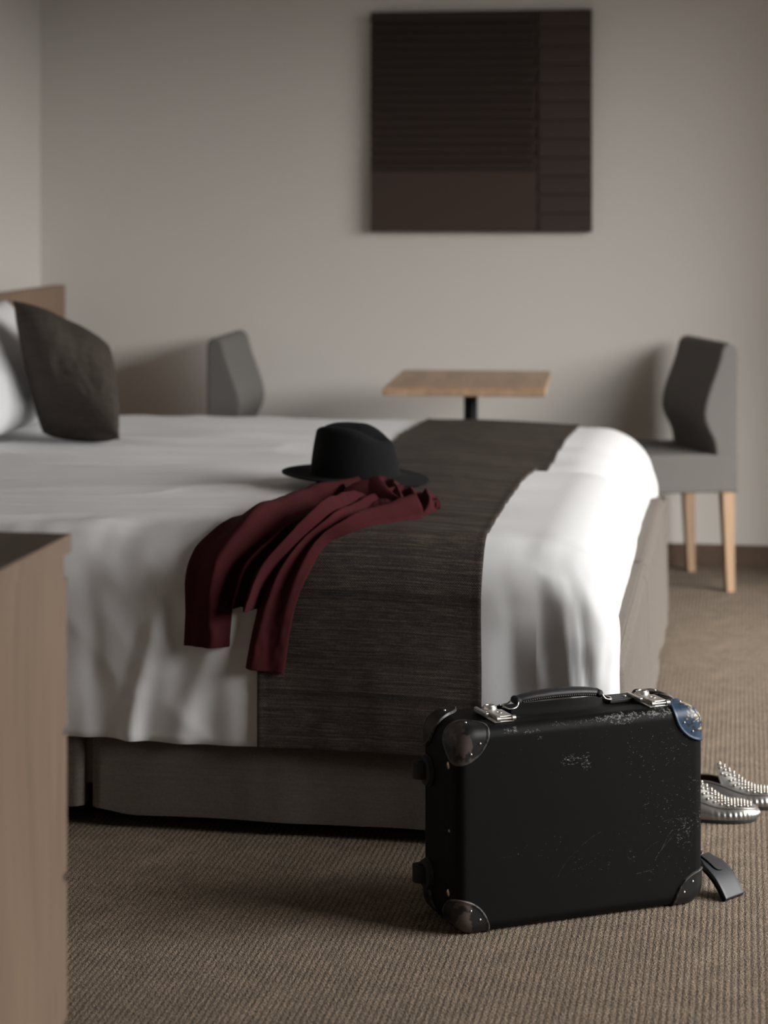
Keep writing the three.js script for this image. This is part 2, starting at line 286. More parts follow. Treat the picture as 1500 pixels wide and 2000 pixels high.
/* duvet: rolls over its outer long side and over the foot, rounded corner between */
function makeDuvetSurface({ dir, zs, W, top, xh, xf, R, Rf, yb, yf, seed, folds }) {
  const w0 = W - R, xa = xf - Rf;
  const Z = (w) => zs + dir * w;
  const bump = (x, y, w) => {                                      // relief of the cloth, continuous in space
    const onTop = sstep(top - 0.10, top - 0.01, y), dropS = sstep(top - 0.06, top - 0.3, y) * sstep(w0 - 0.02, W, w), un = 1 - 0.7 * sstep(-1.10, -1.02, x) * sstep(-0.46, -0.52, x);
    const calm = (1 - 0.75 * sstep(-0.62, -0.42, x)) * (folds < 1 ? 1 - 0.8 * sstep(0.75, 1.0, w) : 1); let d = onTop * calm * (0.010 * noise(x * 0.9 + seed, w * 7, seed) + 0.006 * noise(x * 2.6, w * 4 + seed, 2) + 0.0022 * noise(x * 5, w * 34, seed));
    d += dropS * un * folds * (0.020 * noise(x * 4.2 + 0.9 * y, y * 1.1, seed + 4) + 0.010 * noise(x * 9 + 2 * y, y * 2.4, seed + 9) + 0.004 * noise(x * 20, y * 6, seed));
    d += (1 - onTop) * sstep(xa, xf, x) * (0.005 * noise(w * 5, y * 3, seed + 2));
    if (folds === 1) { // long folds pulled by the hem, and the creases radiating from the foot corner
      const line = (x0, x1, wd, a) => a * dropS * Math.exp(-(((x - lerp(x0, x1, sstep(0.19, 0.55, y))) / wd) ** 2));
      d += line(-1.265, -1.20, 0.022, 0.016) + line(-1.33, -1.36, 0.03, -0.010) + line(-1.16, -1.05, 0.03, 0.010) + line(-0.40, -0.42, 0.014, 0.006) + line(-0.45, -0.47, 0.016, -0.005) + line(-0.34, -0.36, 0.010, 0.006) + line(-0.30, -0.325, 0.008, -0.006);
    }
    { const rg = (a) => Math.pow(1 - Math.min(1, Math.abs(a) * 3.2), 2); d += onTop * 0.004 * rg(noise(x * 1.4 + 3, w * 8 + x * 1.5, seed + 12)) * sstep(-0.9, -1.3, x) + (1 - onTop) * sstep(w0, W, w) * un * 0.004 * rg(noise(x * 5 + y * 4, y * 2.5 - x, seed + 15)); }
    // puckers along the rounded near edge and round the foot corner
    const edge = folds * sstep(w0 - 0.1, w0 + 0.04, w) * sstep(top - 0.3, top - 0.1, y);
    d += edge * un * (0.010 * noise(x * 7, w * 9 + y * 5, seed + 1) + 0.004 * noise(x * 16, y * 14, seed + 6));
    d += sstep(xa - 0.05, xf, x) * sstep(w0, W, w) * sstep(top - 0.03, top - 0.12, y) * 0.006 * noise((x - w) * 26, y * 9, seed);
    return d;
  };
  const topY = (w, x) => { const rs = 0.07; let y = top + 0.012 * Math.sin(Math.PI * clamp(w / W)); if (w < rs) y -= rs - Math.sqrt(Math.max(0, rs * rs - (rs - w) ** 2)); return y - 0.012 * sstep(xa - 0.35, xa, x); };
  const side = (b, x) => {                                          // b: developed distance from the meeting line
    if (b <= w0) return { w: b, y: topY(b, x), nw: 0, ny: 1 };
    const q = (b - w0) / R, yt = topY(w0, x);
    if (q <= Math.PI / 2) return { w: w0 + R * Math.sin(q), y: yt - R + R * Math.cos(q), nw: Math.sin(q), ny: Math.cos(q) };
    const dn = b - w0 - R * Math.PI / 2;
    return { w: W + 0.012 * Math.sin(dn * 6) - 0.03 * dn, y: yt - R - dn, nw: 1, ny: 0 };
  };
  const bMax = w0 + R * Math.PI / 2 + (top - R - yb);
  const point = (x, b, off = 0) => { const s = side(b, x), d = bump(x, s.y, s.w) + off; return V(x, s.y + s.ny * d, Z(s.w + s.nw * d)); };
  const geo = () => {
    const flip = dir > 0, parts = [];
    const nx = 200, nw = 90;
    parts.push(sheet(nx, nw, (u, v) => point(lerp(xh, xa, u), v * w0), (u, v, p) => [p.x, v * w0], flip));
    parts.push(sheet(nx, 60, (u, v) => { const x = lerp(xh, xa, u), e = v > 0.99 ? 1 : 0, hem = 0.012 * noise(x * 2.3, seed) * v ** 4; return point(x, lerp(w0, bMax + hem, v), -0.004 * e); }, (u, v, p) => [p.x, lerp(w0, bMax, v)], flip));
    // foot end and corner fan share the profile blend
    const foot = (v, x0, ytop) => {                                   // v 0..1
      const q = v / 0.42;
      if (q <= 1) { const a = q * Math.PI / 2; return { o: Rf * Math.sin(a), y: ytop - Rf * 0.8 * (1 - Math.cos(a)), no: Math.sin(a), ny: Math.cos(a) }; }
      const t = (v - 0.42) / 0.58, y = lerp(ytop - Rf * 0.8, yf, t); return { o: Rf + 0.004 * Math.sin(Math.PI * t) - 0.022 * t * t, y, no: 1, ny: 0 };
    };
    const sideV = (v) => { const q = v / 0.42; const b = q <= 1 ? w0 + q * R * Math.PI / 2 : lerp(w0 + R * Math.PI / 2, bMax, (v - 0.42) / 0.58); return side(b, xa); };
    const place = (v, phi) => {
      const s = sideV(v), w = phi >= Math.PI / 2 ? 1 : sstep(0.62, 0.95, phi / (Math.PI / 2));
      const f = foot(v, 0, topY(w0, xa)), y = lerp(s.y, f.y, w);
      const sharp = 0.055 * Math.pow(Math.sin(2 * phi), 2) * sstep(0.25, 0.6, v);
      return { x: xa + Math.sin(phi) * (f.o + sharp), w: w0 + Math.cos(phi) * (s.w - w0 + sharp), y, nx: Math.sin(phi) * f.no, nw: Math.cos(phi) * s.nw, ny: lerp(s.ny, f.ny, w) };
    };
    parts.push(sheet(48, 60, (u, v) => { const q = place(v, u * Math.PI / 2), d = bump(q.x, q.y, q.w); return V(q.x + q.nx * d, q.y + q.ny * d, Z(q.w + q.nw * d)); }, (u, v, p) => [p.x + p.z, v * 0.5], flip));
    parts.push(sheet(90, 60, (u, v) => {
      const w = lerp(w0, 0, u), yt = topY(w, xa), f = foot(v, 0, yt), dip = 0.05 * Math.pow(1 - clamp(w / 0.16), 2), o = f.o - dip * sstep(0.2, 0.6, v);
      const q = { x: xa + o, y: f.y }, d = bump(q.x, q.y, w); return V(q.x + f.no * d, q.y + f.ny * d, Z(w));
    }, (u, v, p) => [p.z, v * 0.45], flip));
    return weld(parts);
  };
  return { point, geo, w0, R, bMax, W };
}
const near = makeDuvetSurface({ dir: 1, zs: ZS + 0.005, W: 1.235, top: 0.632, xh: -2.42, xf: -0.264, R: 0.12, Rf: 0.15, yb: 0.185, yf: 0.372, seed: 3, folds: 1 });
const far = makeDuvetSurface({ dir: -1, zs: ZS - 0.005, W: 1.235, top: 0.612, xh: -2.42, xf: -0.276, R: 0.12, Rf: 0.18, yb: 0.2, yf: 0.375, seed: 8, folds: 0.3 });
tag(mesh('duvet', near.geo(), M.linen), 'white duvet hanging down over the long bed side, under hat and burgundy knit', 'duvet', 'white duvets on the two beds');
tag(mesh('duvet', far.geo(), M.linen), 'white duvet on the bed beside the table, under the brown cushion', 'duvet', 'white duvets on the two beds');

function runner(S, x0, x1, b0, b1, label, flip, seed) {
  const nb = 160, nx = 60, top = (u, v, o) => { const x = lerp(x0, x1, u) + 0.004 * noise(v * 9, seed), b = lerp(b0, b1, v), e = Math.min(u, 1 - u) * (x1 - x0); return S.point(x, b, 0.007 + 0.0022 * noise(x * 3, b * 30, seed) + 0.003 * noise(x * 5 + b, b * 7, seed) + 0.002 * sstep(0.012, 0.006, e) + o); };
  const g = mesh('bed_runner', weld([
    sheet(nx, nb, (u, v) => top(u, v, 0), (u, v) => [lerp(x0, x1, u), lerp(b0, b1, v)], flip),
    sheet(nx, 2, (u, v) => top(u, 1, -0.006 * v), (u, v) => [lerp(x0, x1, u), b1], flip),
    sheet(nb, 2, (v, e) => top(1, v, -0.006 * e), (v, e) => [x1, lerp(b0, b1, v)], !flip),
    sheet(nb, 2, (v, e) => top(0, v, -0.006 * e), (v, e) => [x0, lerp(b0, b1, v)], flip),
  ]), M.runner);
  return tag(g, label, 'bed runner', 'dark brown bed runners');
}
runner(near, -0.995, -0.527, 0.015, near.bMax - 0.004, 'dark brown woven bed runner under the hat, hanging down behind the suitcase', true, 1);
runner(far, -0.985, -0.508, 0.015, far.bMax - 0.05, 'dark brown woven bed runner across the bed beside the table', false, 2);

/* ---------- camera rays, only to turn picture points into places on the surfaces they touch ---------- */
const ca = Math.cos(YAW), sa = Math.sin(YAW);
function onHeight(px, py, h) { const t = (px - 750) / FOCAL, k = (EYE - h) * FOCAL / (py - HORIZON); return [k * (-sa + t * ca), -k * (ca + t * sa)]; }
function onPlaneZ(px, py, z) { const t = (px - 750) / FOCAL, k = -z / (ca + t * sa); return [k * (-sa + t * ca), EYE - k * (py - HORIZON) / FOCAL]; }

/* ---------- hat ---------- */
{
  const hx = -0.905, hz = -4.955, base = near.point(hx, hz - ZS, 0.009).y;
  const g = thing('fedora_hat', 'black felt fedora hat resting on the bed runner', 'hat', [hx, base, hz], -0.12);
  const N = 96, K = 40;
  const rim = (a) => ({ x: 0.176 * Math.cos(a), z: 0.158 * Math.sin(a) });
  const crownR = (t, a) => { const k = 1 - 0.06 * t - 0.07 * t * t; return { x: 0.109 * Math.cos(a) * k, z: 0.09 * Math.sin(a) * k }; };
  const hTop = (x, z) => 0.134 - 0.07 * x - 0.026 * sstep(0.0, 0.1, x) - 0.020 * Math.exp(-((z / 0.03) ** 2)) * sstep(-0.10, -0.02, x + 0.035) * sstep(0.10, 0.04, x) - 0.003 * sstep(0.02, 0.09, x) * Math.exp(-(((Math.abs(z) - 0.05) / 0.025) ** 2));
  const crown = sheet(N, K, (u, v) => {
    const a = u * 2 * Math.PI; const vs = 0.55;
    if (v <= vs) { const t = v / vs, c = crownR(t, a); return V(c.x, 0.012 + t * (hTop(c.x, c.z) - 0.03), c.z); }
    const q = (v - vs) / (1 - vs), c = crownR(1, a), sh = sstep(0, 0.3, q), r = 1 - q, k = q < 0.3 ? 1 - 0.22 * (1 - Math.cos(q / 0.3 * Math.PI / 2)) : lerp(0.78, 0, (q - 0.3) / 0.7);
    const x = c.x * k, z = c.z * k, edge = hTop(c.x, c.z) - 0.018, y = q < 0.3 ? lerp(edge, hTop(x, z), Math.sin(q / 0.3 * Math.PI / 2)) : hTop(x, z);
    return V(x, y, z);
  }, (u, v) => [u * 0.6, v * 0.2], true);
  mesh('crown', weld([crown]), M.felt, g);
  const brimY = (a, t) => 0.004 + 0.016 * t * t * (0.55 - 0.75 * Math.cos(a)) * 0.8 + 0.010 * t * Math.sin(a) ** 2 * 0.4 - 0.004 * t;
  const brimTop = (u, v) => { const a = u * 2 * Math.PI, c = crownR(0, a), e = rim(a); return V(lerp(c.x * 0.97, e.x, v), 0.010 + brimY(a, v) + 0.006 * (1 - v) ** 4, lerp(c.z * 0.97, e.z, v)); };
  const th = 0.0035;
  mesh('brim', weld([
    sheet(N, 14, brimTop, (u, v) => [u * 0.9, v * 0.1], true),
    sheet(N, 14, (u, v) => brimTop(u, v).add(V(0, -th, 0)), (u, v) => [u * 0.9, v * 0.1], false),
    sheet(N, 2, (u, v) => brimTop(u, 1).add(V(0, -th * v, 0)), (u, v) => [u * 0.9, v * 0.01], true),
  ]), M.felt, g);
}

/* ---------- burgundy knit, draped over the near edge ---------- */
{
  const g = mesh('knit_cardigan', new THREE.BufferGeometry(), M.knit);
  tag(g, 'burgundy knitted cardigan draped over the bed edge in front of the hat', 'clothing');
  const pick = (px, py) => {                                        // where the line of sight meets the draped bed
    const t = (px - 750) / FOCAL, r = (-sa + t * ca) / -(ca + t * sa); let lo = 0.1, hi = near.bMax, x = -1;
    for (let k = 0; k < 26; k++) { const b = (lo + hi) / 2; let P = near.point(x, b, 0.018); x = P.z * r; P = near.point(x, b, 0.018); const dep = -sa * P.x - ca * P.z; if (HORIZON + FOCAL * (EYE - P.y) / dep < py) lo = b; else hi = b; }
    return [x, (lo + hi) / 2];
  };
  const topP = pick, sideP = pick;
  const parts = [];
  // each length of cloth: left and right outlines over the bed, with ridges between
  function length(left, right, heightFn, nu = 56, nv = 110, hem = true) {
    const cl = new THREE.CatmullRomCurve3(left.map(p => V(p[0], 0, p[1]))), cr = new THREE.CatmullRomCurve3(right.map(p => V(p[0], 0, p[1])));
    const at = (u, v, o) => { const a = cl.getPoint(v), b = cr.getPoint(v), x = lerp(a.x, b.x, u), bb = lerp(a.z, b.z, u); return near.point(x, bb, 0.011 + o); };
    const h = (u, v) => { const e = Math.sin(Math.PI * clamp(u)); return heightFn(u, v) * Math.pow(e, 0.45) + 0.0015 * noise(u * 6, v * 22, 3); };
    parts.push(sheet(nu, nv, (u, v) => at(u, v, h(u, v)), (u, v) => [u * 0.12, v * 0.6], true));
    if (hem) parts.push(sheet(nu, 2, (u, t) => at(u, 1, h(u, 1) - 0.005 * t), (u, t) => [u * 0.12, 0.6 + t * 0.01], true));
    parts.push(sheet(nv, 2, (v, t) => at(0, v, h(0, v) - 0.010 * t), (v, t) => [0, v * 0.6], true));
    parts.push(sheet(nv, 2, (v, t) => at(1, v, h(1, v) - 0.010 * t), (v, t) => [0.12, v * 0.6], false));
  }
  const ridge = (u, c, w) => Math.exp(-(((u - c) / w) ** 2));
  // left length, furthest down the bed
  length([topP(690, 945), topP(600, 962), topP(515, 985), topP(440, 1012), sideP(378, 1070), sideP(361, 1120), sideP(360, 1190), sideP(357, 1261)],
    [topP(720, 975), topP(640, 992), topP(575, 1015), topP(535, 1050), sideP(478, 1115), sideP(455, 1160), sideP(449, 1210), sideP(445, 1265)],
    (u, v) => 0.008 + 0.034 * (1 - v) * ridge(u, 0.38, 0.2) + 0.030 * sstep(0.1, 0.45, v) * sstep(1.0, 0.6, v) * ridge(u, 0.62, 0.16) + 0.007 * ridge(u, lerp(0.55, 0.3, v), 0.12) * v + 0.006 * Math.sin(u * 9 + 2) * v);
  // middle length: a rolled fold ending high
  length([topP(745, 950), topP(670, 975), topP(590, 1010), topP(535, 1050), sideP(468, 1110), sideP(458, 1150), sideP(450, 1182)],
    [topP(775, 975), topP(700, 1000), topP(640, 1030), topP(590, 1070), sideP(540, 1115), sideP(515, 1150), sideP(500, 1190)],
    (u, v) => 0.016 + 0.044 * sstep(0, 0.25, v) * ridge(u, 0.74, 0.16) + 0.030 * ridge(u, 0.2, 0.13) * sstep(0.25, 0.6, v) - 0.012 * ridge(u, 0.45, 0.12));
  // right length, widest
  length([topP(770, 960), topP(700, 985), topP(630, 1025), topP(580, 1065), sideP(530, 1120), sideP(508, 1170), sideP(490, 1240), sideP(478, 1305)],
    [topP(825, 1002), topP(760, 1013), topP(690, 1030), topP(640, 1055), sideP(606, 1110), sideP(580, 1170), sideP(564, 1240), sideP(553, 1317)],
    (u, v) => 0.010 + 0.030 * (1 - v) * ridge(u, 0.78, 0.15) + 0.030 * (1 - v) * ridge(u, 0.25, 0.12) - 0.008 * ridge(u, 0.5, 0.1) * (1 - v) + 0.010 * ridge(u, 0.12, 0.14) * v + 0.004 * Math.sin(u * 7) * v);
  // gathered, ruffled upper end
  length([topP(660, 948), topP(700, 938), topP(740, 934), topP(780, 945), topP(815, 962), topP(856, 972)],
    [topP(690, 1000), topP(730, 1005), topP(770, 1003), topP(800, 1002), topP(830, 996), topP(852, 990)],
    (u, v) => { const s = Math.sin(v * 34 + 5 * u + 1.5 * Math.sin(u * 5)); return 0.016 + 0.024 * (1 - 0.55 * v) * (0.5 + 0.5 * noise(v * 5, u * 2)) + 0.011 * s * sstep(0.25, 0.5, v) * sstep(0.05, 0.3, u) + 0.014 * ridge(v, 0.35, 0.12) * ridge(u, 0.45, 0.2); }, 56, 140, true);
  // collar points standing up against the crown
  const flap = (pts, lean) => { const P = pts.map(([px, py, up]) => { const [x, b] = topP(px, py); return near.point(x, b, 0.02 + up); });
    parts.push(sheet(16, 16, (u, v) => { const a = P[0].clone().lerp(P[1], u), b = P[2].clone().lerp(P[3], u); const q = a.lerp(b, v); q.z += lean * Math.sin(Math.PI * v) ; q.y += 0.006 * Math.sin(Math.PI * u); return q; }, (u, v) => [u * 0.06, v * 0.06])); };
  flap([[715, 985, 0.005], [800, 990, 0.005], [728, 982, 0.058], [762, 986, 0.03]], 0.006);
  flap([[668, 985, 0.004], [735, 985, 0.006], [672, 984, 0.030], [724, 982, 0.050]], 0.006);
  // turned-over cuff at the tip
  const tip = topP(843, 984), tp = near.point(tip[0], tip[1], 0.016);
  parts.push(sheet(28, 12, (u, v) => { const a = -2.4 + u * 3.6, r = 0.016; return V(tp.x + (v - 0.5) * 0.022 + 0.010 * Math.cos(a), tp.y + r * 0.8 * Math.sin(a), tp.z + r * Math.cos(a) - (v - 0.5) * 0.02); }, (u, v) => [u * 0.06, v * 0.04]));
  g.geometry = weld(parts);
}

/* ---------- pillows ---------- */
function pillowGeo(w, h, t, pinch, seed, wr) {
  const f = (s) => (u, v) => {
    const a = u * 2 - 1, b = v * 2 - 1, x = w / 2 * a * (1 - pinch * (1 - b * b)), y = h / 2 * b * (1 - pinch * (1 - a * a));
    const k = Math.pow(Math.max(0, 1 - a ** 4), 0.62) * Math.pow(Math.max(0, 1 - b ** 4), 0.62);
    const d = k * (t / 2) * (1 + wr * noise(a * 2 + seed, b * 2, s)) + wr * 0.02 * k * noise(a * 5, b * 5 + seed, s);
    return V(x, y, s * d);
  };
  return weld([sheet(48, 48, f(1), (u, v) => [u * w, v * h]), sheet(48, 48, f(-1), (u, v) => [u * w, v * h], true)]);
}
function orient(m, right, up) { const n = right.clone().cross(up).normalize(), u2 = n.clone().cross(right).normalize(); m.quaternion.setFromRotationMatrix(new THREE.Matrix4().makeBasis(right.clone().normalize(), u2, n)); }
{
  const at = (px, py, d) => { const t = (px - 750) / FOCAL; return V(d * (-sa + t * ca), EYE - d * (py - HORIZON) / FOCAL, -d * (ca + t * sa)); };
  const A = at(25, 586, 6.12), B = at(214, 676, 6.38), C = at(233, 858, 6.02), D = at(84, 846, 6.18);        // the slumped square of the cushion: point up, lower edge on the bed
  const c = thing('throw_cushion', 'dark brown woven square cushion leaning on the white pillow', 'cushion', [C.x, C.y, C.z]);
  const N = C.clone().sub(A).cross(D.clone().sub(B)).normalize(); if (N.z < 0) N.negate();
  const cush = (s) => (u, v) => {
    const a = u * 2 - 1, b = v * 2 - 1, pin = -0.05, uu = 0.5 + 0.5 * a * (1 - pin * (1 - b * b)), vv = 0.5 + 0.5 * b * (1 - pin * (1 - a * a));
    const q = A.clone().lerp(B, uu).lerp(D.clone().lerp(C, uu), vv), k = Math.pow(Math.max(0, 1 - a ** 4), 0.6) * Math.pow(Math.max(0, 1 - b ** 4), 0.6);
    return q.addScaledVector(N, s * k * (0.105 + 0.012 * noise(a * 2, b * 2, s) + 0.004 * noise(a * 6, b * 6, s))).sub(c.position);
  };
  mesh('cushion_cover', weld([sheet(48, 48, cush(1), (u, v) => [u * 0.4, v * 0.4]), sheet(48, 48, cush(-1), (u, v) => [u * 0.4, v * 0.4], true)]), M.cushion, c);
  const p1 = thing('pillow', 'white plump bed pillow leaning behind the brown cushion', 'pillow', [-2.18, 0.82, -5.93], 0, 'white bed pillows');
  orient(mesh('pillow_case', pillowGeo(0.70, 0.40, 0.17, 0.05, 5, 0.15), M.linen, p1), V(0.06, 0.03, -1).normalize(), V(-0.42, 0.90, 0).normalize());
  const p2 = thing('pillow', 'white bed pillow standing upright against the headboard', 'pillow', [-2.405, 0.825, -5.97], 0, 'white bed pillows');
  orient(mesh('pillow_case', pillowGeo(0.70, 0.40, 0.10, 0.05, 7, 0.15), M.linen, p2), V(0, 0.02, -1).normalize(), V(-0.05, 0.95, 0).normalize());
}

/* ---------- table ---------- */
{
  const t = thing('bistro_table', 'small wooden table on a black post between two grey chairs', 'table', [-0.895, 0, -7.045], 0.06);
  mesh('table_top', rbox(0.515, 0.006, 0.66, 0.002, 0, 0.717, 0), M.tableTop, t);
  mesh('table_edge', rbox(0.52, 0.022, 0.665, 0.004, 0, 0.703, 0), M.tableEdge, t);
  mesh('post', new THREE.CylinderGeometry(0.023, 0.023, 0.66, 24).translate(0, 0.362, 0), M.blackMetal, t);
  mesh('mounting_plate', rbox(0.2, 0.008, 0.2, 0.003, 0, 0.688, 0), M.blackMetal, t);
  mesh('foot_plate', new THREE.LatheGeometry([[0, 0], [0.2, 0], [0.2, 0.008], [0.19, 0.014], [0.03, 0.03], [0.0, 0.032]].map(p => new THREE.Vector2(...p)), 40), M.blackMetal, t);
}

/* ---------- chairs: front faces +x before turning ---------- */
function makeChair(label, pos, turn) {
  const c = thing('dining_chair', label, 'chair', pos, turn, 'grey upholstered chairs at the small table');
  const W = 0.44;
  // profile in x (forward) and y; back surface at x = -0.25
  const s = new THREE.Shape();
  s.moveTo(-0.25, 0.345); s.lineTo(-0.252, 0.80); s.quadraticCurveTo(-0.252, 0.825, -0.232, 0.825); s.quadraticCurveTo(-0.214, 0.825, -0.209, 0.80);
  s.bezierCurveTo(-0.195, 0.73, -0.152, 0.66, -0.150, 0.60); s.bezierCurveTo(-0.150, 0.545, -0.196, 0.53, -0.190, 0.45); s.lineTo(-0.19, 0.345); s.closePath();
  const bg = new THREE.ExtrudeGeometry(s, { depth: W - 0.024, bevelEnabled: true, bevelThickness: 0.012, bevelSize: 0.010, bevelSegments: 4, curveSegments: 14 }).translate(0, 0, -(W - 0.024) / 2);
  mesh('backrest', bg, M.chairCloth, c);
  const q = new THREE.Shape(); q.moveTo(-0.2535, 0.344); q.lineTo(-0.2535, 0.452); q.bezierCurveTo(-0.05, 0.462, 0.1, 0.462, 0.21, 0.450); q.quadraticCurveTo(0.238, 0.446, 0.238, 0.42); q.lineTo(0.236, 0.345); q.closePath();
  mesh('seat', new THREE.ExtrudeGeometry(q, { depth: W - 0.0225, bevelEnabled: true, bevelThickness: 0.012, bevelSize: 0.008, bevelSegments: 4, curveSegments: 12 }).translate(0, 0, -(W - 0.0225) / 2), M.chairCloth, c);
  const leg = (x, z, rake) => {
    const g = new THREE.CylinderGeometry(0.5, 0.5, 0.345, 4, 6).rotateY(Math.PI / 4), p = g.attributes.position;
    for (let i = 0; i < p.count; i++) { const t = p.getY(i) / 0.345 + 0.5, k = lerp(0.026, 0.042, t) * 1.4142; p.setXYZ(i, p.getX(i) * k + x + rake * (1 - t), p.getY(i) + 0.1725, p.getZ(i) * k + z); }
    g.computeVertexNormals(); return g.toNonIndexed();
  };
  for (const z of [-1, 1]) { const a = leg(-0.228, z * (W / 2 - 0.028), -0.012), b = leg(0.205, z * (W / 2 - 0.028), 0); for (const k of [a, b]) { k.computeVertexNormals(); mesh('leg', k, M.leg, c); } }
  return c;
}
makeChair('grey upholstered chair with wooden legs at the foot of the beds', [-0.335, 0, -7.365 + 0.03], Math.PI + 0.37);
makeChair('grey upholstered chair against the wall, half hidden behind the bed', [-1.585, 0, -7.42], 0.03);

/* ---------- dresser ---------- */
{
  const x1 = -0.872, x0 = XL + 0.005, zf = -2.692, zb = -2.16, g = thing('dresser', 'pale wood dresser with an overhanging top, close in the foreground', 'dresser', [(x0 + x1) / 2, 0, (zf + zb) / 2]);
  const P = (n, geo, m) => { const q = mesh(n, geo, m, g); q.position.sub(g.position); return q; };
  P('top', box(x0, x1, 0.873, 0.897, zf, zb), M.oak); P('top_inlay', box(x0 + 0.01, x1 - 0.002, 0.897, 0.8975, zf + 0.002, zb - 0.002), M.oakTop);
  P('side_panel', box(x1 - 0.022, x1 - 0.004, 0.0, 0.873, zf + 0.021, zb), M.oak);
  P('side_panel', box(x0, x0 + 0.02, 0.0, 0.873, zf + 0.021, zb), M.oak);
  P('back_panel', box(x0 + 0.02, x1 - 0.022, 0.03, 0.873, zb - 0.012, zb), M.oak);
  P('bottom_panel', box(x0 + 0.02, x1 - 0.022, 0.06, 0.08, zf + 0.021, zb - 0.012), M.oak);
  P('rail', box(x0 + 0.02, x1 - 0.022, 0.84, 0.873, zf + 0.035, zf + 0.055), M.oak);
  const cols = 2, rows = 4, dw = (x1 - 0.004 - x0) / cols, dh = 0.775 / rows;
  for (let i = 0; i < cols; i++) for (let j = 0; j < rows; j++) P('drawer_front', box(x0 + i * dw + 0.0015, x0 + (i + 1) * dw - 0.0015, 0.065 + j * dh, 0.065 + (j + 1) * dh - (j === rows - 1 ? 0.0 : 0.012), zf + 0.001, zf + 0.0205), M.oak);
}

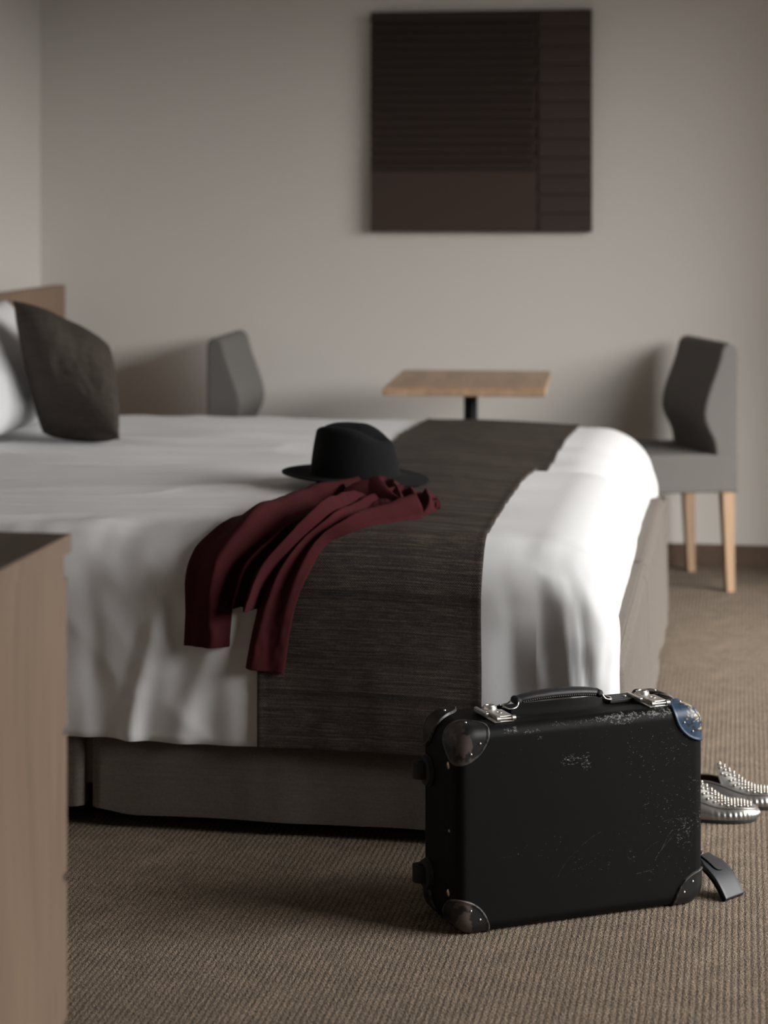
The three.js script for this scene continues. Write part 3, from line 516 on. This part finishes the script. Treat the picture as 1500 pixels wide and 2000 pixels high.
/* ---------- suitcase ---------- */
const CASE_TURN = 0.5387;
{
  const HW = 0.256, HT = 0.375, HD = 0.085, RC = 0.038, RB = 0.022;
  const g = thing('suitcase', 'worn black hard-shell suitcase with leather corners and chrome latches standing on the carpet', 'suitcase', [-0.333, 0.0, -4.007], CASE_TURN);
  const NC = 10;                                                   // points per rounded corner
  const contour = (inset) => { // outward outline of the rounded front, moved inwards
    const pts = [], r = Math.max(RC - inset, 0.001), cx = HW - RC, y0 = RC, y1 = HT - RC;
    for (const [sx, cy, a0] of [[1, y1, 0], [-1, y1, 90], [-1, y0, 180], [1, y0, 270]]) {
      const edge = inset > RC ? inset - RC : 0;
      for (let k = 0; k <= NC; k++) { const a = (a0 + 90 * k / NC) * Math.PI / 180; pts.push([sx * (cx - edge) + r * Math.cos(a), (cy === y1 ? y1 - edge : y0 + edge) + r * Math.sin(a), Math.cos(a), Math.sin(a)]); }
    }
    return pts;
  };
  const loft = (rings, bulge = () => 0) => {                        // rings: [inset, z, unfold]
    const pos = [], uv = [], idx = []; let n = 0;
    rings.forEach(([ins, z, un]) => { const c = contour(ins); n = c.length; for (let i = 0; i <= n; i++) { const q = c[i % n]; pos.push(q[0], q[1], z); uv.push(q[0] + HW + 0.06 + q[2] * un, q[1] + 0.06 + q[3] * un); } });
    const s = n + 1;
    for (let j = 0; j < rings.length - 1; j++) for (let i = 0; i < n; i++) { const a = j * s + i, b = a + s; idx.push(a, b, a + 1, a + 1, b, b + 1); }
    const ge = new THREE.BufferGeometry(); ge.setAttribute('position', new THREE.Float32BufferAttribute(pos, 3)); ge.setAttribute('uv', new THREE.Float32BufferAttribute(uv, 2)); ge.setIndex(idx); ge.computeVertexNormals(); return ge;
  };
  const bev = (sgn, r = RB) => { const o = []; for (let k = 0; k <= 8; k++) { const a = k / 8 * Math.PI / 2; o.push([r * (1 - Math.sin(a)), sgn * (HD - r + r * Math.cos(a)), 0]); } return o; };
  const face = (z) => [[0.0301, z, 0]];
  const plate = (z) => { const c = contour(0.0301), p = [0, HT / 2, z], uv = [HW + 0.06, HT / 2 + 0.06], idx = []; c.forEach((q, i) => { p.push(q[0], q[1], z); uv.push(q[0] + HW + 0.06, q[1] + 0.06); idx.push(0, 1 + i, 1 + (i + 1) % c.length); }); const ge = new THREE.BufferGeometry(); ge.setAttribute('position', new THREE.Float32BufferAttribute(p, 3)); ge.setAttribute('uv', new THREE.Float32BufferAttribute(uv, 2)); ge.setIndex(idx); ge.computeVertexNormals(); return ge; };
  const seam = 0.034;
  // worn board: print of scuffs and scratches where the photograph has them
  const TW = 2 * HW + 0.12, TH = HT + 0.12, CW = 1536, CH = 1200;
  const cv = document.createElement('canvas'); cv.width = CW; cv.height = CH; const cx = cv.getContext('2d'), rr = rng(77);
  cx.fillStyle = '#0b0b0b'; cx.fillRect(0, 0, CW, CH);
  const PX = (u) => (u + 0.012 + 0.06) / TW * CW, PY = (v) => CH - (v + 0.06) / TH * CH;
  const fleck = (u, v, s, c, a = 1) => { const n0 = s > 1.6 ? 4 : 1; for (let m = 0; m < n0; m++) { const px = PX(u) + (m ? (rr() - 0.5) * s * 4 : 0), py = PY(v) + (m ? (rr() - 0.5) * s * 2 : 0), sz = s * (m ? 0.45 : 0.8), tilt = (rr() - 0.5) * 1.2; cx.fillStyle = `rgba(${c},${c},${c - 3},${a * (0.5 + 0.5 * rr())})`; cx.beginPath(); const n = 7; for (let k = 0; k < n; k++) { const an = k / n * 6.283, r = sz * (0.35 + 1.1 * rr()), ex = r * 1.3 * Math.cos(an), ey = r * 0.8 * Math.sin(an); const X = px + ex * Math.cos(tilt) - ey * Math.sin(tilt), Y = py + ex * Math.sin(tilt) + ey * Math.cos(tilt); k ? cx.lineTo(X, Y) : cx.moveTo(X, Y); } cx.fill(); } };
  for (let k = 0; k < 1400; k++) fleck(rr() * 0.51, rr() * 0.375, 0.6 + rr() * 0.7, 44, 0.5);   // fine rubbed grain
  for (let k = 0; k < 620; k++) { const u = 0.52 * Math.pow(rr(), 0.55), v = 0.37 * Math.pow(rr(), 0.5); if (rr() < 0.25 + u * 1.2) fleck(u, v, 0.7 + 1.7 * rr() * rr(), 90 + 50 * rr(), 0.75); }
  const patch = (u0, u1, v, dv, n, s) => { for (let k = 0; k < n; k++) fleck(lerp(u0, u1, rr()), v + (rr() + rr() - 1) * dv, s * (0.5 + rr()), 105 + 45 * rr(), 0.8); };
  patch(0.085, 0.11, 0.364, 0.006, 30, 3); patch(0.125, 0.155, 0.359, 0.006, 22, 2.6); patch(0.145, 0.16, 0.345, 0.006, 12, 2);
  patch(0.27, 0.40, 0.368, 0.005, 130, 3.4); patch(0.30, 0.36, 0.361, 0.006, 60, 2.8); patch(0.38, 0.475, 0.367, 0.007, 120, 3.2); patch(0.17, 0.27, 0.366, 0.004, 40, 2); patch(0.4, 0.47, 0.375, 0.006, 60, 2.2);
  patch(0.20, 0.255, 0.30, 0.014, 40, 3.2); patch(0.24, 0.26, 0.285, 0.01, 14, 3); patch(0.36, 0.50, 0.20, 0.07, 120, 2); patch(0.33, 0.47, 0.30, 0.05, 110, 1.9); patch(0.43, 0.50, 0.16, 0.03, 50, 2.2);
  patch(0.22, 0.30, 0.10, 0.035, 46, 1.6); patch(0.10, 0.20, 0.15, 0.03, 26, 1.6); patch(0.335, 0.35, 0.105, 0.02, 18, 2); patch(0.38, 0.47, 0.08, 0.03, 50, 1.6); patch(0.44, 0.47, 0.13, 0.02, 40, 2.4);
  const scratch = (pts, w, c, a = 0.8) => { const cu = new THREE.CatmullRomCurve3(pts.map(p => V(p[0], p[1], 0))), n = Math.round(cu.getLength() * 2600); for (let k = 0; k < n; k++) { const q = cu.getPoint(k / n), f = 0.5 + 0.5 * Math.sin(k * 0.11 + 3 * rr() * 0.2); if (rr() < 0.3 + 0.6 * f) fleck(q.x + (rr() - 0.5) * 0.0008, q.y + (rr() - 0.5) * 0.0008, Math.min(1.55, w * 0.45 * (0.6 + rr())), c + 15, a); } };
  scratch([[0.19, 0.085], [0.205, 0.108], [0.235, 0.135], [0.262, 0.152], [0.28, 0.16]], 2, 85); scratch([[0.352, 0.073], [0.39, 0.077]], 2.4, 110);
  scratch([[0.395, 0.098], [0.41, 0.118], [0.43, 0.146], [0.455, 0.148], [0.458, 0.165]], 3, 105); scratch([[0.37, 0.112], [0.39, 0.125], [0.405, 0.13]], 2, 90); scratch([[0.41, 0.165], [0.44, 0.167], [0.455, 0.155]], 2, 100);
  scratch([[0.47, 0.11], [0.474, 0.14]], 1.6, 95); scratch([[0.075, 0.135], [0.1, 0.134]], 2, 80); scratch([[0.405, 0.11], [0.435, 0.14]], 4, 85, 0.5); scratch([[0.46, 0.135], [0.478, 0.155]], 1.6, 90); scratch([[0.335, 0.115], [0.34, 0.09]], 1.6, 80);
  for (let k = 0; k < 70; k++) fleck(0.499 + 0.006 * rr(), 0.03 + 0.30 * rr(), 1 + 2 * rr(), 95 + 40 * rr(), 0.7);
  for (let k = 0; k < 24; k++) fleck(-0.006 + 0.008 * rr(), 0.06 + 0.25 * rr(), 1 + 1.4 * rr(), 60 + 20 * rr(), 0.6);
  const tex = new THREE.CanvasTexture(cv); tex.colorSpace = THREE.SRGBColorSpace; tex.repeat.set(1 / TW, 1 / TH); tex.wrapS = tex.wrapT = THREE.RepeatWrapping;
  const board = phys({ map: tex, roughness: 0.55, specularIntensity: 0.3, bumpMap: withRep(plasterBump, 40, 40), bumpScale: 0.0003 });
  const boardPlain = phys({ color: lin(0.005, 0.005, 0.005), roughness: 0.55, specularIntensity: 0.3, bumpMap: withRep(plasterBump, 40, 40), bumpScale: 0.0003 });
  const lidR = [...face(HD), ...bev(1), [0, seam, 0.03], [0.0022, seam, 0.032]];
  mesh('lid', weld([loft(lidR), plate(HD)]), board, g);
  mesh('shell', loft([[0.0022, seam + 0.001, 0], [0.0022, -HD + RB, 0.1], ...bev(-1).reverse().map(([i, z]) => [i + 0.0022 * (z > -HD + 0.001 ? 1 : 1), z, 0.11]), ...face(-HD).reverse()].map(r => [r[0], r[1], r[2] * 0.3])), boardPlain, g);

  const sdf = (p) => {
    const qx = Math.abs(p.x) - (HW - RC), qy = Math.abs(p.y - HT / 2) - (HT / 2 - RC);
    const d2 = Math.hypot(Math.max(qx, 0), Math.max(qy, 0)) + Math.min(Math.max(qx, qy), 0) - RC;
    const a = d2 + RB, b = Math.abs(p.z) - HD + RB;
    return Math.min(Math.max(a, b), 0) + Math.hypot(Math.max(a, 0), Math.max(b, 0)) - RB;
  };
  const capMat = mat({ vertexColors: true, roughness: 0.42, bumpMap: withRep(plasterBump, 30, 30), bumpScale: 0.0003 });
  const castTo = (C, dir, off) => { let a = 0, b = 0.3; for (let k = 0; k < 30; k++) { const m = (a + b) / 2; if (sdf(C.clone().addScaledVector(dir, m)) < off) a = m; else b = m; } return C.clone().addScaledVector(dir, a); };
  const cap = (sx, sy, sz, blue, seed) => {
    const K = V(sx * HW, sy > 0 ? HT : 0, sz * HD), C = K.clone().add(V(-sx, -sy, -sz).multiplyScalar(0.062)), D = V(sx, sy, sz).normalize();
    const E1 = V(0, 1, 0).cross(D).normalize(), E2 = D.clone().cross(E1).normalize(), rad = 0.067;
    const dirAt = (al, be) => D.clone().multiplyScalar(Math.cos(be)).addScaledVector(E1, Math.cos(al) * Math.sin(be)).addScaledVector(E2, Math.sin(al) * Math.sin(be));
    const NA = 72, NB = 22, pos = [], uv = [], idx = [], col = [];
    for (let i = 0; i <= NA; i++) {
      const al = i / NA * 2 * Math.PI; let lo = 0, hi = 1.9;
      for (let k = 0; k < 18; k++) { const m = (lo + hi) / 2; if (castTo(C, dirAt(al, m), 0.002).distanceTo(K) < rad) lo = m; else hi = m; }
      for (let j = 0; j <= NB + 1; j++) {
        const jj = Math.min(j, NB), p = castTo(C, dirAt(al, lo * jj / NB), j > NB ? -0.001 : 0.0022 + 0.0012 * (jj >= NB - 1 ? 1 : 0));
        pos.push(p.x, p.y, p.z); uv.push(p.x + p.z, p.y + p.z * 0.5);
        const n1 = noise(p.x * 55 + seed, p.y * 55, p.z * 55), n2 = noise(p.x * 160, p.y * 160 + seed, p.z * 160), e = jj / NB;
        let c;
        if (blue) {
          const front = p.z > HD - 0.012;
          c = n2 * 0.5 + n1 > 0.62 ? [0.012, 0.012, 0.014] : [0.022, 0.052, 0.10];
          if (e < 0.62 && n1 + 0.8 * n2 > 0.12) c = [0.42, 0.33, 0.2]; else if (e < 0.7 && n2 > 0.12) c = [0.02, 0.02, 0.022]; else if (e < 0.5 && n2 < -0.25) c = [0.3, 0.3, 0.28];
          if (!front && p.y < HT - 0.004) c = [0.012, 0.012, 0.013];
        } else {
          const strip = Math.abs(p.x - (sx * HW + (-sx) * 0.016)) < 0.013 + 0.006 * n1 && sz > 0 && sx < 0;   // finish rubbed off to brown
          c = strip && n1 + 0.4 * n2 > -0.35 ? [0.075, 0.056, 0.05] : n1 > 0.55 ? [0.05, 0.042, 0.04] : [0.0085, 0.008, 0.008];
          if (jj >= NB - 1 && n2 > -0.1) c = [0.075, 0.066, 0.062];
        }
        col.push(...c);
      }
    }
    const s = NB + 2;
    for (let i = 0; i < NA; i++) for (let j = 0; j <= NB; j++) { const a = i * s + j, b = a + s; idx.push(a, a + 1, b, b, a + 1, b + 1); }
    let ge = new THREE.BufferGeometry(); ge.setAttribute('position', new THREE.Float32BufferAttribute(pos, 3)); ge.setAttribute('uv', new THREE.Float32BufferAttribute(uv, 2)); ge.setAttribute('color', new THREE.Float32BufferAttribute(col, 3)); ge.setIndex(idx);
    const w = weld([ge.clone().deleteAttribute('color')]); w.setAttribute('color', ge.attributes.color);
    const m = mesh('corner_cap', w, capMat, g); if (blue) m.userData.label = 'blue leather corner with torn cream sticker';
    for (const [dx, dy, dz] of [[0.046, 0.028, 0], [0.028, 0.046, 0], [0.034, 0, 0.036]]) {
      const q = K.clone().add(V(-sx * dx, -sy * dy, -sz * dz)); if (dz === 0) q.z = sz * (HD + 0.002); else q.y = sy > 0 ? HT + 0.002 : -0.002;
      if (sy < 0 && dz) continue;
      const st = mesh('rivet', new THREE.SphereGeometry(0.0024, 10, 8), M.chrome, m); st.position.copy(q);
    }
    return m;
  };
  let sd = 1; for (const sx of [-1, 1]) for (const sy of [-1, 1]) for (const sz of [-1, 1]) cap(sx, sy, sz, sx > 0 && sy > 0 && sz > 0, sd++);
  // rivets down the narrow side
  for (const [y, r] of [[0.303, 0.0062], [0.071, 0.0062]]) { const m = mesh('rivet', new THREE.SphereGeometry(r, 16, 12).scale(0.5, 1.15, 1), M.brass, g); m.position.set(-HW - 0.001, y, HD - 0.034); }
  { const m = mesh('rivet', new THREE.SphereGeometry(0.003, 10, 8), M.brass, g); m.position.set(-HW, 0.185, HD - 0.031); }
  // latches
  const latch = (x) => {
    const l = mesh('latch', rbox(0.040, 0.003, 0.092, 0.0012), M.chrome, g); l.position.set(x, HT + 0.0016, 0.02);
    mesh('side_bar', rbox(0.007, 0.009, 0.055, 0.002, -0.019, 0.005, -0.016), M.chrome, l);
    mesh('lock_plate', rbox(0.031, 0.008, 0.048, 0.002, 0.003, 0.006, 0.017), M.chrome, l);
    mesh('lock_plate', rbox(0.026, 0.007, 0.026, 0.004, 0.003, 0.005, -0.026), M.chrome, l);
    const d = mesh('lock_dial', new THREE.CylinderGeometry(0.0125, 0.0135, 0.006, 28).translate(0.003, 0.010, -0.026), M.chrome, l);
    mesh('dial_ring', new THREE.TorusGeometry(0.0085, 0.0013, 8, 24).rotateX(Math.PI / 2).translate(0.003, 0.0132, -0.026), M.chrome, d);
    mesh('key_slot', rbox(0.0016, 0.001, 0.008, 0.0004, 0.003, 0.0133, -0.026), M.blackMetal, d);
    for (const s of [-1, 1]) mesh('hinge_knuckle', new THREE.CylinderGeometry(0.005, 0.005, 0.007, 14).rotateZ(Math.PI / 2).translate(0.003 + s * 0.0155, 0.0055, 0.045), M.chrome, l);
    mesh('hinge_pin', new THREE.CylinderGeometry(0.0022, 0.0022, 0.03, 10).rotateZ(Math.PI / 2).translate(0.003, 0.0055, 0.046), M.chrome, l);
    mesh('emblem', new THREE.TorusGeometry(0.005, 0.0007, 6, 20).rotateX(Math.PI / 2).translate(0.003, 0.0101, 0.017), M.chrome, l);
  };
  latch(-0.152); latch(0.168);
  // handle
  const h = mesh('handle', weld([sheet(60, 20, (u, v) => {
    const x = lerp(-0.092, 0.078, u), a = v * 2 * Math.PI, e = Math.sin(Math.PI * clamp(u, 0.02, 0.98)), k = 0.62 + 0.38 * Math.pow(e, 0.35), y = HT + 0.018 + 0.007 * Math.pow(e, 0.6);
    return V(x, y + 0.0095 * k * Math.sin(a), -0.012 + 0.0145 * k * Math.cos(a));
  }, (u, v) => [u * 0.17, v * 0.06])]), M.tagLeather, g);
  mesh('stitching', merge([-1, 1].map(s => { const gs = []; for (let k = 0; k < 34; k++) { const u = 0.06 + 0.88 * k / 33, x = lerp(-0.092, 0.078, u), e = Math.sin(Math.PI * u), kk = 0.62 + 0.38 * Math.pow(e, 0.35); gs.push(new THREE.SphereGeometry(0.0009, 5, 4).scale(1.8, 1, 1).translate(x, HT + 0.018 + 0.007 * Math.pow(e, 0.6) - 0.0035, -0.012 + s * 0.0138 * kk)); } return merge(gs); })), mat({ color: lin(0.16, 0.15, 0.14), roughness: 0.8 }), h).userData.kind = 'stuff';
  for (const [x, s] of [[-0.092, -1], [0.078, 1]]) {
    mesh('end_loop', new THREE.CapsuleGeometry(0.0075, 0.016, 6, 14).rotateX(Math.PI / 2).translate(x, HT + 0.018, -0.012), M.blackLeather, h);
    mesh('ring', tube([[x + s * 0.002, HT + 0.018, -0.026], [x + s * 0.002, HT + 0.018, 0.002], [x + s * 0.008, HT + 0.010, 0.006], [x + s * 0.020, HT + 0.0075, 0.006], [x + s * 0.024, HT + 0.0075, -0.01], [x + s * 0.020, HT + 0.0075, -0.030], [x + s * 0.008, HT + 0.010, -0.030]], 0.0016, 48, 8, true), M.chrome, h);
    const sh = new THREE.Shape(); sh.absellipse(s * 0.016, 0, 0.019, 0.019, -Math.PI / 2 * 1, Math.PI / 2 * 1, false); // rounded outer end
    const t = new THREE.Shape(); const o = 0.016; t.moveTo(-0.024, -o); t.lineTo(0.018, -o); t.absarc(0.018, 0, o, -Math.PI / 2, Math.PI / 2, false); t.lineTo(-0.024, o); t.quadraticCurveTo(-0.034, 0, -0.024, -o);
    const tg = new THREE.ExtrudeGeometry(t, { depth: 0.004, bevelEnabled: true, bevelThickness: 0.0015, bevelSize: 0.0018, bevelSegments: 3, curveSegments: 16 }).rotateX(-Math.PI / 2).scale(s, 1, 1).translate(x + s * 0.044, HT + 0.0005, -0.012);
    const tab = mesh('handle_tab', tg, M.blackLeather, g);
    for (const dx of [0.026, 0.058]) mesh('rivet', new THREE.SphereGeometry(0.0034, 12, 8).scale(1, 0.6, 1).translate(x + s * dx, HT + 0.0068, -0.012), dx < 0.03 ? M.brass : M.chrome, tab);
  }
  for (const [x, z] of [[-0.135, -0.05], [-0.108, -0.052]]) mesh('rivet', new THREE.SphereGeometry(0.003, 10, 8).scale(1, 0.6, 1).translate(x, HT + 0.0015, z), M.chrome, g);
  // wheels on the narrow side
  for (const y of [0.268, 0.075]) {
    const hs = mesh('wheel_housing', new THREE.CylinderGeometry(0.026, 0.030, 0.008, 28).rotateZ(Math.PI / 2).translate(-HW - 0.003, y, -0.052), M.blackLeather, g);
    mesh('wheel', new THREE.CylinderGeometry(0.017, 0.017, 0.030, 24).translate(-HW - 0.008, y, -0.062), M.rubber, hs);
    mesh('axle_cap', new THREE.CylinderGeometry(0.006, 0.006, 0.033, 14).translate(-HW - 0.008, y, -0.062), M.blackMetal, hs);
  }
  for (const [y, z] of [[0.09, -0.045], [0.28, -0.045]]) mesh('bumper_stud', new THREE.SphereGeometry(0.011, 18, 12).scale(0.8, 1, 1).translate(HW + 0.003, y, z), M.blackMetal, g);
}

/* ---------- luggage tag ---------- */
{
  const top = V(-0.073, 0.064, -4.150), bot = V(-0.014, 0.005, -4.100), g = thing('luggage_tag', 'black leather luggage tag lying on the carpet against the suitcase', 'luggage tag', [top.x, 0, top.z]);
  const l = bot.clone().sub(top), L = l.length(); l.normalize(); const w = V(0.605, 0, -0.796), n = w.clone().cross(l).normalize(); if (n.y < 0) n.negate();
  const W = 0.056, bow = (v) => 0.010 * Math.sin(Math.PI * Math.min(1, v * 1.0));
  const at = (u, v, o, wid) => top.clone().sub(g.position).addScaledVector(l, v * L).addScaledVector(w, (u - 0.5) * wid).addScaledVector(n, bow(v) + o);
  const slab = (wf, v0, v1, o, th) => { const f = (s) => (u, t) => { const v = lerp(v0, v1, t), e = Math.min(u, 1 - u) * 2; return at(u, v, o + s * th / 2 * (0.55 + 0.45 * Math.min(1, e * 8)), wf(t)); };
    return weld([sheet(24, 40, f(1), (u, t) => [u, 1 - t]), sheet(24, 40, f(-1), (u, t) => [u, 1 - t], true), sheet(24, 1, (u, s) => f(1 - 2 * s)(u, 1), (u) => [u, 0]), sheet(24, 1, (u, s) => f(1 - 2 * s)(u, 0), (u) => [u, 1]), sheet(40, 1, (t, s) => f(1 - 2 * s)(0, t), (t) => [0, 1 - t]), sheet(40, 1, (t, s) => f(1 - 2 * s)(1, t), (t) => [1, 1 - t])]); };
  const body = (t) => W * (0.62 + 0.38 * sstep(0, 0.28, t));
  // faint stamped mark near the lower edge
  const cv = document.createElement('canvas'); cv.width = 256; cv.height = 384; const c = cv.getContext('2d'); c.fillStyle = '#2b2d31'; c.fillRect(0, 0, 256, 384);
  c.strokeStyle = '#1c1e22'; c.lineWidth = 2; c.beginPath(); c.arc(128, 292, 17, 0, 6.3); c.stroke(); c.beginPath(); c.moveTo(118, 292); c.lineTo(138, 292); c.moveTo(128, 282); c.lineTo(128, 302); c.stroke();
  for (const [y, ww] of [[322, 64], [332, 44]]) for (let k = 0; k < ww; k += 7) { c.beginPath(); c.moveTo(128 - ww / 2 + k, y); c.lineTo(128 - ww / 2 + k + 3, y + 6); c.stroke(); }
  const tex = new THREE.CanvasTexture(cv); tex.colorSpace = THREE.SRGBColorSpace;
  mesh('front_leaf', slab(body, 0, 1, 0, 0.0032), mat({ map: tex, roughness: 0.45 }), g);
  mesh('back_leaf', slab((t) => body(t) * 0.98, 0.05, 0.97, -0.0105, 0.003), M.blackLeather, g);
  mesh('strap_flap', slab((t) => 0.027 * (t > 0.75 ? Math.sqrt(Math.max(0.02, 1 - ((t - 0.75) / 0.25) ** 2)) : 1), -0.02, 0.46, 0.004, 0.0026), M.tagLeather, g);
  mesh('strap', tube([[-0.004, 0.070, 0.0], [-0.030, 0.085, -0.001], [-0.050, 0.096, 0.002]], 0.0035, 20, 8), M.blackLeather, g);
  mesh('seam_edge', weld([sheet(24, 3, (u, s) => at(u, 1.0, -0.0005 - 0.010 * s, body(1)), (u, s) => [u, s])]), M.blackLeather, g);
}

/* ---------- studded loafers ---------- */
function makeShoe(label, pos, turn, seed) {
  const g = thing('studded_loafer', label, 'shoe', pos, turn, 'pair of silver studded loafers'), L = 0.245, XT = 0.115;
  const hw = (s) => { const a = Math.sqrt(Math.max(0, 1 - ((Math.max(s, 0.74) - 0.74) / 0.26) ** 2)), b = Math.sqrt(Math.max(0, 1 - ((0.14 - Math.min(s, 0.14)) / 0.14) ** 2)); return lerp(0.031, 0.043, sstep(0.2, 0.68, s)) * Math.min(a, 1) * b; };
  const outline = (p) => {                                          // p 0..1 round the shoe, starting at the heel
    const k = p < 0.5 ? p * 2 : 2 - p * 2, s = 0.5 - 0.5 * Math.cos(Math.PI * k), z = hw(s) * (p < 0.5 ? 1 : -1);
    return { x: s * L, z, s };
  };
  const seamH = (s) => lerp(0.052, 0.030, sstep(0.3, 0.72, s)) - 0.004 * sstep(0.85, 1, s);
  const wall = (p, t, inn = 0) => {
    const o = outline(p), r = 0.0012 * (Math.sin(p * 2 * Math.PI * 58) + 0.6 * noise(p * 90, seed)) * sstep(0.55, 0.72, o.s) * Math.sin(Math.PI * Math.min(1, t * 1.2)) * 1.4;
    const bulge = 0.005 * Math.sin(Math.PI * Math.min(1, t * 0.85 + 0.1)) + r, inset = lerp(0, 0.20, t * t) + inn, cxx = lerp(0.5 * L, o.x, 0.94 - 0.04 * t), k = 1 - inset * 0.9;
    const nx = (o.x - 0.5 * L) / L * 2, sz = Math.sign(o.z);
    return V(lerp(o.x, 0.5 * L, inset * 0.12) + bulge * nx * nx * Math.sign(nx), 0.007 + t * (seamH(o.s) - 0.007), o.z * k + sz * bulge * (1 - nx * nx));
  };
  mesh('sole', weld([sheet(120, 4, (u, v) => { const o = outline(u), k = 0.97; return V(0.5 * L + (o.x - 0.5 * L) * k, v * 0.008, o.z * k); }), sheet(120, 4, (u, v) => { const o = outline(u); return V(lerp(0.5 * L, 0.5 * L + (o.x - 0.5 * L) * 0.97, v), 0, o.z * 0.97 * v); })]), M.rubber, g);
  mesh('upper', weld([sheet(260, 14, (u, v) => wall(u, v))]), M.silver, g);
  const openP = (p) => outline(p).x < XT + 0.01;
  mesh('lining', weld([sheet(160, 8, (u, v) => { const q = wall(u, 1 - v * 0.85, 0.06); return q; }), sheet(120, 6, (u, v) => { const o = outline(u); return V(lerp(0.5 * L, o.x, v), 0.012, o.z * 0.86 * v); })]), M.lining, g);
  // seam piping
  const pts = []; for (let k = 0; k <= 160; k++) { const q = wall(k / 160, 1); pts.push([q.x, q.y + 0.001, q.z]); } pts.pop();
  mesh('seam_piping', tube(pts, 0.0022, 260, 6, true), M.silver, g);
  // studded apron with raised tongue
  const half = (x) => { let lo = 0.25, hi = 0.5; for (let k = 0; k < 20; k++) { const m = (lo + hi) / 2; if (wall(m, 1).x < x) lo = m; else hi = m; } return Math.max(0.0005, Math.abs(wall(lo, 1).z)); };
  const xe = wall(0.5, 1).x - 0.0005;
  const apron = (u, v) => { const x = lerp(XT, xe, v), z0 = half(x), a = u * 2 - 1, hh = seamH(x / L), dome = lerp(0.034, 0.009, sstep(0, 0.6, v)) * Math.sqrt(Math.sin(Math.PI * lerp(0.5, 1, clamp((v - 0.6) / 0.4) * 0.96)));
    return V(x - (v < 0.25 ? (1 - v / 0.25) * 0.016 * (1 - a * a) : 0), hh + dome * (1 - a * a * 0.95) + 0.010 * (1 - sstep(0, 0.3, v)) * (1 - a * a), a * z0); };
  mesh('apron', weld([sheet(28, 44, apron, (u, v) => [u * 0.08, v * 0.13])]), M.silver, g);
  mesh('tongue_edge', weld([sheet(28, 3, (u, s) => apron(u, 0).add(V(-0.0035 * Math.sin(Math.PI * s), -0.010 * s, 0)), (u, s) => [u, s])]), mat({ color: lin(0.7, 0.69, 0.68), roughness: 0.4, metalness: 0.3 }), g);
  const sg = new THREE.SphereGeometry(0.0032, 12, 9); const rows = 17;
  for (let i = 0; i < rows; i++) { const v = 0.03 + 0.86 * i / (rows - 1), x = lerp(XT, xe, v), wd = half(x), n = Math.max(1, Math.round(wd * 2 / 0.0078) - 1); for (let k = 0; k < n; k++) { const u = 0.5 + ((k + (i % 2 ? 0.25 : -0.25) - (n - 1) / 2) * 0.0078) / (2 * wd); if (u < 0.07 || u > 0.93) continue; const q = apron(u, v); const m = mesh('stud', sg, M.stud, g); m.position.set(q.x, q.y + 0.0016, q.z); } }
  return g;
}
makeShoe('silver studded loafer nearer the luggage tag, toe just clear of the suitcase', [-0.212, 0.001, -4.617], 0.03, 1);
makeShoe('silver studded loafer with upright tongue, further from the suitcase', [-0.155, 0.001, -4.735], 0.0, 2);

scene.traverse(o => { if (o.isMesh) { o.castShadow = true; o.receiveShadow = true; } });
renderer.render(scene, camera);
